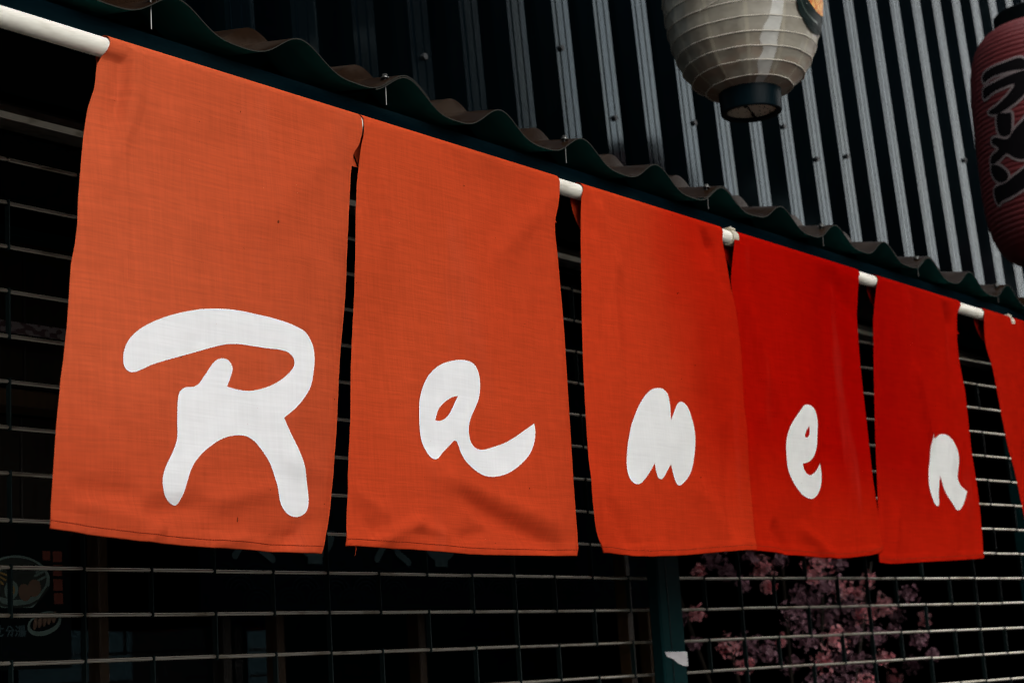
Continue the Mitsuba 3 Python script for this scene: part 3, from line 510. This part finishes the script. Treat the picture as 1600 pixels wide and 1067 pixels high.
CHARS = {'bar': [[2.582, 2.8102], [2.665, 2.8166], [2.99, 2.8189], [-3.079, 2.8187], [-3.007, 2.8026], [-3.026, 2.7919], [3.075, 2.795], [2.782, 2.7974], [2.592, 2.7948]], 'hook': [[2.574, 2.7783], [2.769, 2.7819], [3.069, 2.7867], [-2.993, 2.7864], [-2.871, 2.7683], [-3.022, 2.7427], [3.089, 2.722], [2.869, 2.7107], [2.705, 2.7127], [2.633, 2.7217], [2.806, 2.7289], [2.987, 2.7447], [3.085, 2.7626], [2.911, 2.7634], [2.75, 2.7613], [2.577, 2.7563]], 'ch': [[2.789, 2.7095], [2.92, 2.7038], [2.99, 2.7012], [2.981, 2.6757], [2.944, 2.6547], [2.824, 2.6554], [2.763, 2.6704]], 'me': [[2.627, 2.6579], [2.7, 2.6595], [2.893, 2.6459], [3.013, 2.6626], [3.138, 2.6766], [-3.008, 2.6962], [-2.928, 2.6817], [-2.982, 2.6667], [-3.124, 2.6384], [-3.068, 2.6076], [-3.14, 2.5925], [3.046, 2.5924], [2.95, 2.6017], [2.849, 2.6149], [2.74, 2.607], [2.595, 2.6035], [2.548, 2.6101], [2.589, 2.6223], [2.741, 2.6312], [2.642, 2.6483]], 'dot': [[2.549, 2.6014], [2.664, 2.5979], [2.782, 2.5829], [2.839, 2.5656], [2.8, 2.5562], [2.672, 2.5583], [2.566, 2.5773]], 'st': [[2.561, 2.5487], [2.775, 2.5517], [3.009, 2.5657], [-3.04, 2.5809], [-2.987, 2.5704], [-3.035, 2.544], [3.014, 2.5258], [2.826, 2.5177], [2.652, 2.5151], [2.588, 2.511], [2.539, 2.5297]]}
polys = [wrapped(r, RC, RR, None, 0) for r in CHARS.values()]
black = unary_union(polys); pale = black.buffer(0.0055)
pk = add('writing_outline', wrap_mesh(pale, RC, RR, red_r, 0.0008, 0.006), 'outline_pale', red, smooth=True)
labels[pk] = {'label': 'pale outline round the writing'}
wk = add('writing', wrap_mesh(black, RC, RR, red_r, 0.0016, 0.006), 'ink', red, smooth=True)
labels[wk] = {'label': 'black katakana writing'}

# ---------------------------------------------------------------- roller grilles
ROW0, ROWH = 1.698, 0.0525
def grille(name, label, xa, ya, xb, yb, xs, k0, k1, rod_r):
    g = thing(name, label, 'grille', 'roller grilles closing the shop front')
    def pt(x, z): return np.array([x, lerp(ya, yb, (x - xa) / (xb - xa)), z])
    dv = pt(xb, 0) - pt(xa, 0); dv /= np.linalg.norm(dv)
    rod = cat([tube(pt(xa, 0), pt(xb, 0), rod_r, 12)])
    first = {}
    rs_ = random.Random(5)
    for kk in range(k0, k1):
        z = ROW0 + ROWH * kk
        cuts = sorted({x for i, x in xs if (i % 2 == (kk % 2)) or (i % 2 == ((kk + 1) % 2)) or i % 4 == 1})
        edges = [xa] + cuts + [xb]
        pieces = []
        for a, b in zip(edges[:-1], edges[1:]):
            if b - a < 0.01: continue
            w = rs_.uniform(-0.0005, 0.0005)
            pieces.append(tube(pt(a + 0.0022, z + w), pt(b - 0.0022, z + w), rod_r, 12))
        pieces.append(tube(pt(xa, z), pt(xb, z), rod_r * 0.55, 8))
        add('rod', cat(pieces), 'rod_metal', g, smooth=40)
        if kk == k1 - 1: continue
        for i, x in xs:
            if not ((i % 2) == ((kk + 1) % 2) or i % 4 == 1): continue
            if 'link' not in first:
                first['link'] = mikit.ply(cat([box(-0.0008, 0.0008, -0.0042, 0.0042, -0.004, ROWH + 0.004, 0.0003)]), 'link_metal')
            p = pt(x, z)
            key = numbered(g + '__link')
            scene[key] = {**first['link'], 'to_world': T().translate(p.tolist()).rotate([0, 0, 1], math.degrees(math.atan2(dv[1], dv[0])))}
LX = [(i, 0.0755 + 0.1 * i) for i in range(-4, 13)]
grille('roller_grille', 'long roller grille of thin steel rods behind the R, a and m panels', -0.6, 0.30, 1.345, 0.30, LX, -8, 10, 0.0026)
RX = [(i, 1.482 + 0.1 * i) for i in range(0, 13)]
grille('roller_grille', 'right hand roller grille in front of the pink blossom', 1.402, 0.292, 2.86, 0.135, RX, -8, 10, 0.0027)
pk = thing('door_post', 'teal steel post between the two grilles with a torn paper scrap', 'post')
add('profile', box(1.309, 1.377, 0.262, 0.285, 0.05, 2.25, 0.003), 'post_teal', pk)
add('groove', box(1.3325, 1.3342, 0.2612, 0.27, 0.05, 2.25), 'black_paint', pk)
tp = Polygon([(1.3105, 1.5755), (1.3765, 1.5745), (1.3765, 1.5505), (1.363, 1.5515), (1.347, 1.556), (1.333, 1.5635), (1.315, 1.568)])
sc = add('paper_scrap', flat_print([tp], 0.2608), 'torn_paper', pk); labels[sc] = {'label': 'torn white paper stuck on the post'}
pk = thing('guide_post', 'dark teal guide post at the far right end of the grille', 'post')
add('profile', box(2.745, 2.90, 0.16, 0.24, 0.05, 2.25, 0.004), 'post_teal', pk)
pk = thing('grille_housing', 'grey round edged rail above the grille behind the pole', 'rail')
add('rail', box(-0.6, 2.9, 0.285, 0.33, 2.2165, 2.2375, 0.006), 'rod_metal', pk)
add('casing', box(-0.6, 2.9, 0.335, 0.56, 2.21, 2.252), 'black_paint', pk)

# ---------------------------------------------------------------- inside the shop
k = thing('shop_interior', 'dark room behind the grilles', 'room')
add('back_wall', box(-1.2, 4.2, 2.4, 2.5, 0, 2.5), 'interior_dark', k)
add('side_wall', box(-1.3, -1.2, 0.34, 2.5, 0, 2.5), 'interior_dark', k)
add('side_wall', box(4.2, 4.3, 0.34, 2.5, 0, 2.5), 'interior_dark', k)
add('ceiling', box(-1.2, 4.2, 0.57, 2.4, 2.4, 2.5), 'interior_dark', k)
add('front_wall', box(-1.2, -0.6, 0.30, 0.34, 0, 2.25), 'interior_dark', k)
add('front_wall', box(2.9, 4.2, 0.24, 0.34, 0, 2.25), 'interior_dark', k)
k = thing('sliding_door', 'glazed sliding door with wooden stiles inside the left grille', 'door')
for x in (0.605, 0.853, 0.973, 1.33, 2.079): add('stile', box(x - 0.009, x + 0.009, 0.80, 0.83, 0.05, 1.70 if x not in (0.605, 2.079) else 2.2, 0.002), 'amber_wood' if x not in (0.853,) else 'dark_wood', k)
for x0, x1 in ((0.46, 0.594), (0.616, 0.842), (0.864, 0.962)): add('pane', trimesh.Trimesh([[x0, .815, .1], [x1, .815, .1], [x1, .815, 2.1], [x0, .815, 2.1]], [[0, 1, 2], [0, 2, 3]]), 'door_glass', k)
add('stile', box(1.322, 1.337, 0.335, 0.36, 0.05, 2.2, 0.002), 'amber_wood', k)
k = thing('wooden_partition', 'dark wooden board and ledge behind the upper left of the grille', 'partition')
for i in range(8): add('plank', box(-0.2 + i * 0.095, -0.107 + i * 0.095, 0.80, 0.82, 2.02 + 0.0 * i, 2.24, 0.002), 'dark_wood', k)
for i in range(8): add('plank', box(-0.2 + i * 0.095, -0.107 + i * 0.095, 0.81, 0.83, 1.80, 1.975, 0.002), 'dark_wood', k)
add('ledge', box(-0.3, 0.6, 0.74, 0.80, 1.975, 2.000, 0.002), 'amber_wood', k)
add('rail', box(-0.3, 0.53, 0.74, 0.77, 2.228, 2.243, 0.002), 'post_teal', k)
k = thing('menu_strip', 'narrow printed menu strip above the wooden ledge at the left', 'menu')
add('paper', box(-0.1, 0.505, 0.745, 0.748, 2.083, 2.100), 'menu_paper', k)
def strokes(lines, w): return unary_union([LineString(l).buffer(w) for l in lines])
def ell(cx, cz, a, b, rot=0): return affinity.rotate(affinity.scale(shapely.Point(cx, cz).buffer(1, 24), a, b), rot)
po = thing('noodle_poster', 'black food poster with a drawn noodle bowl and small red squares', 'poster')
add('board', box(0.15, 0.466, 0.700, 0.706, 1.60, 1.80), 'poster_black', po)
B = ell(0.377, 1.728, 0.056, 0.050)
bowl = unary_union([ell(0.374, 1.722, 0.056, 0.034), Polygon([(0.318, 1.722), (0.43, 1.722), (0.418, 1.70), (0.40, 1.684), (0.35, 1.684), (0.33, 1.70)])])
bk = add('bowl', flat_print([bowl.difference(ell(0.374, 1.724, 0.050, 0.029))], 0.7), 'poster_bowl', po)
add('soup', flat_print([ell(0.374, 1.724, 0.050, 0.029)], 0.7), 'poster_dark', po)
add('egg', flat_print([ell(0.365, 1.708, 0.011, 0.013, -15)], 0.6993), 'poster_bowl', po)
add('yolk', flat_print([ell(0.365, 1.708, 0.0055, 0.0065)], 0.6986), 'poster_yolk', po)
add('meat', flat_print([ell(0.387, 1.705, 0.010, 0.012, 20), ell(0.403, 1.711, 0.011, 0.012, -20)], 0.6993), 'poster_meat', po)
add('leaves', flat_print([strokes([[(0.405, 1.728), (0.42, 1.735)], [(0.407, 1.733), (0.418, 1.741)], [(0.345, 1.735), (0.365, 1.741)], [(0.41, 1.722), (0.422, 1.727)]], 0.0016)], 0.6993), 'poster_bowl', po)
add('noodles', flat_print([strokes([[(0.330, 1.727), (0.345, 1.732), (0.360, 1.728)], [(0.328, 1.722), (0.345, 1.727), (0.356, 1.722)], [(0.332, 1.717), (0.345, 1.721), (0.352, 1.716)]], 0.0012)], 0.6993), 'poster_yolk', po)
add('bowl_stripe', flat_print([strokes([[(0.322, 1.712), (0.335, 1.695), (0.352, 1.6875), (0.374, 1.685), (0.396, 1.6875), (0.412, 1.695), (0.426, 1.712)]], 0.0018).intersection(bowl)], 0.6993), 'poster_dark', po)
for x0, x1, z0, z1 in ((0.418, 0.431, 1.750, 1.763), (0.4355, 0.451, 1.748, 1.763), (0.4355, 0.451, 1.7285, 1.744), (0.436, 0.4515, 1.7075, 1.724), (0.4365, 0.452, 1.689, 1.7045)):
    add('red_square', flat_print([sbox(x0, z0, x1, z1)], 0.7), 'poster_red', po)
add('plate', flat_print([ell(0.420, 1.662, 0.029, 0.016, 14).difference(ell(0.420, 1.664, 0.025, 0.0115, 14))], 0.7), 'poster_bowl', po)
add('dumplings', flat_print([ell(0.404 + 0.008 * i, 1.662 + 0.0022 * i, 0.0033, 0.0085, -12) for i in range(5)], 0.6993), 'poster_meat', po)
tx = 0.373
hot = [[(tx, 1.659), (tx + .002, 1.657)], [(tx - .001, 1.654), (tx + .001, 1.652)], [(tx - .001, 1.646), (tx + .002, 1.650)], [(tx + .005, 1.659), (tx + .013, 1.659), (tx + .013, 1.654), (tx + .005, 1.654), (tx + .005, 1.659)], [(tx + .005, 1.6565), (tx + .013, 1.6565)], [(tx + .003, 1.652), (tx + .016, 1.652)], [(tx + .007, 1.650), (tx + .004, 1.646)], [(tx + .006, 1.650), (tx + .015, 1.650), (tx + .014, 1.645)], [(tx + .010, 1.650), (tx + .007, 1.645)], [(tx + .0125, 1.650), (tx + .010, 1.645)]]
mid = [[(tx - .012, 1.659), (tx - .016, 1.653)], [(tx - .010, 1.659), (tx - .004, 1.653)], [(tx - .013, 1.653), (tx - .006, 1.653), (tx - .007, 1.646), (tx - .009, 1.647)], [(tx - .010, 1.653), (tx - .014, 1.646)]]
lft = [[(tx - .032, 1.659), (tx - .032, 1.646)], [(tx - .030, 1.656), (tx - .021, 1.656)], [(tx - .026, 1.660), (tx - .026, 1.650), (tx - .029, 1.647), (tx - .024, 1.646), (tx - .021, 1.648)]]
add('writing', flat_print([strokes(hot + mid + lft, 0.0009)], 0.7), 'faint_print', po)
cu = thing('inner_curtain', 'dark navy curtain with faint pale prints inside the shop', 'curtain')
xs = np.linspace(0.62, 1.80, 160)
V = np.array([[x, 0.60 + 0.004 * math.sin(x * 55) * (0.3 + (1.95 - z)), z] for x in xs for z in np.linspace(1.672, 2.20, 12)]); n = 12
i, j = np.meshgrid(np.arange(159), np.arange(11), indexing='ij'); q = np.stack([i * n + j, (i + 1) * n + j, (i + 1) * n + j + 1, i * n + j + 1], -1).reshape(-1, 4)
add('cloth', trimesh.Trimesh(V, np.vstack([q[:, [0, 1, 2]], q[:, [0, 2, 3]]]), process=False), 'navy_cloth', cu, smooth=True)
pp = []
for cx in (0.72, 1.03):
    pp.append(strokes([[(cx - .045, 1.805), (cx + .045, 1.805)], [(cx, 1.84), (cx - .004, 1.79), (cx - .035, 1.752)], [(cx, 1.795), (cx + .016, 1.763), (cx + .042, 1.748)]], 0.006))
for cx in (0.853, 1.155):
    pp.append(unary_union([ell(cx, 1.795, 0.046, 0.045).intersection(sbox(cx - .06, 1.70, cx + .06, 1.795)), sbox(cx - .016, 1.742, cx + .016, 1.754)]))
for p_ in pp: add('print', flat_print([p_], 0.5955), 'faint_print', cu)
wv = []
for r_ in range(3):
    for c_ in range(16):
        if (c_ * 7 + r_ * 3) % 5 == 0: continue
        cx, cz = 0.66 + 0.068 * c_ + 0.034 * (r_ % 2), 1.685 + 0.018 * r_
        for a_ in (0.030, 0.021, 0.012): wv.append(ell(cx, cz, a_, a_ * 0.7).difference(ell(cx, cz, a_ - 0.0028, a_ * 0.7 - 0.0028)).intersection(sbox(cx - .05, cz, cx + .05, cz + .05)))
add('wave_pattern', flat_print(wv, 0.5955, 0.0004), 'wave_print', cu)

# pink artificial blossom inside the right hand grille
M('petal', {'type': 'principledthin', 'base_color': proc(lambda p, n, uv: mix((0.78, 0.19, 0.23), (0.86, 0.52, 0.54), noise(p.x * 45, p.y * 45, p.z * 45))), 'roughness': 0.6, 'diff_trans': 0.6}, two=False)
M('petal_mauve', {'type': 'principledthin', 'base_color': proc(lambda p, n, uv: mix((0.24, 0.10, 0.14), (0.40, 0.24, 0.28), noise(p.x * 45, p.y * 45, p.z * 45))), 'roughness': 0.6, 'diff_trans': 0.6}, two=False)
bt = thing('blossom_branches', 'pink artificial cherry blossom behind the right hand grille', 'flowers')
R_ = np.random.RandomState(11)
clusters = [(1.99, 1.745, .03), (2.05, 1.775, .04), (2.10, 1.745, .035), (2.20, 1.78, .03), (2.25, 1.755, .04), (2.16, 1.72, .03), (2.33, 1.775, .03), (2.50, 1.77, .045), (2.60, 1.775, .03), (2.46, 1.74, .035),
            (2.27, 1.715, .03), (2.40, 1.70, .05), (2.52, 1.72, .05), (2.60, 1.715, .045), (2.68, 1.70, .04), (2.73, 1.735, .04), (2.38, 1.655, .055), (2.46, 1.675, .05), (2.52, 1.645, .055), (2.62, 1.67, .05), (2.70, 1.655, .05), (2.80, 1.675, .045), (2.86, 1.65, .04),
            (2.42, 1.60, .05), (2.55, 1.60, .055), (2.64, 1.61, .05), (2.74, 1.605, .045), (2.30, 1.60, .03), (2.85, 1.615, .03), (2.08, 1.595, .04), (2.16, 1.59, .05), (2.24, 1.575, .045), (2.13, 1.55, .04), (2.33, 1.55, .035), (2.48, 1.55, .05), (2.58, 1.545, .05), (2.66, 1.54, .05), (2.78, 1.55, .04), (2.44, 1.50, .05), (2.56, 1.50, .05), (2.68, 1.49, .05), (2.82, 1.50, .04), (2.92, 1.53, .035), (1.83, 1.66, .025), (1.90, 1.655, .03), (1.97, 1.66, .03), (1.95, 1.60, .02)]
stem_root = np.array([2.55, 0.75, 0.9])
for s_ in ((2.35, .62, 1.80), (2.55, .62, 1.82), (2.78, .62, 1.78), (2.12, .64, 1.62), (1.95, .66, 1.76)):
    t = np.linspace(0, 1, 14)[:, None]; e = np.array(s_); mid_ = (stem_root + e) / 2 + [0.06, 0.03, -0.05]
    add('branch', polytube((1 - t) ** 2 * stem_root + 2 * t * (1 - t) * mid_ + t ** 2 * e, 0.005, 6), 'dark_wood', bt, smooth=True)
pet = np.array([[0, 0, 0], [0.35, 0.5, 0.12], [0.22, 0.98, 0.30], [0, 0.90, 0.26], [-0.22, 0.98, 0.30], [-0.35, 0.5, 0.12]])
pfc = np.array([[0, 1, 3], [1, 2, 3], [0, 3, 5], [3, 4, 5]])
for cx, cz, cr in clusters + [(2.95, 1.70, .035), (3.02, 1.64, .03), (2.98, 1.59, .03), (3.05, 1.55, .03)]:
    yb = 0.61 + R_.uniform(-0.17, 0.14); cx = CAM[0] + (cx - CAM[0]) * (yb - CAM[1]) / (0.61 - CAM[1]); cz = CAM[2] + (cz - CAM[2]) * (yb - CAM[1]) / (0.61 - CAM[1])
    cr *= R_.uniform(0.6, 1.0)
    nf = int(14 + 1500 * cr); vs_, fs_ = [], []
    for _ in range(nf):
        dvec = R_.normal(size=3); dvec /= np.linalg.norm(dvec)
        c_ = np.array([cx, yb, cz]) + dvec * cr * R_.uniform(0.15, 1.05) ** 0.8 * [1.0, 0.8, 0.8]
        w_ = dvec + R_.normal(size=3) * 0.5; w_ /= np.linalg.norm(w_)
        a_ = np.cross(w_, [0.3, 0.2, 0.9]); a_ /= np.linalg.norm(a_); b_ = np.cross(w_, a_); sz = R_.uniform(0.0035, 0.0066)
        for s in range(5):
            an_ = s * 2 * math.pi / 5; d1 = np.cos(an_) * a_ + np.sin(an_) * b_; d2 = -np.sin(an_) * a_ + np.cos(an_) * b_
            vs_.append(c_ + sz * (pet[:, :1] * d2 + pet[:, 1:2] * d1 + pet[:, 2:] * w_)); fs_.append(pfc + 6 * len(fs_))
    add('blossom', trimesh.Trimesh(np.vstack(vs_), np.vstack(fs_), process=False), 'petal' if R_.uniform() < 0.45 else 'petal_mauve', bt)

# ---------------------------------------------------------------- unseen buildings added to darken the wall reflections
k = thing('added_opposite_building', 'unseen dark building added across the street to darken wall reflections', 'building')  # unseen; sized so the left part of the metal wall reflects dark
add('front', box(2.5, 14, -12, -8, 0, 16.0), 'facade_mat', k)
for r_ in range(5):
    for c_ in range(4): add('window', box(3.3 + 2.8 * c_, 5.1 + 2.8 * c_, -7.99, -7.97, 1.2 + 3 * r_, 2.9 + 3 * r_), 'facade_glass' if r_ else 'facade_curtain', k)
k = thing('added_neighbour_building', 'unseen dark building added at the left to darken wall reflections', 'building')  # unseen; added so the left-facing rib sides reflect dark
add('front', box(-16, -8, -9.0, 1.5, 0, 12.0), 'facade_mat', k)
for r_ in range(3):
    for c_ in range(3): add('window', box(-7.99, -7.97, -8.4 + 2.8 * c_, -3.1 + 2.8 * c_, 1.2 + 3 * r_, 2.9 + 3 * r_), 'facade_glass', k)
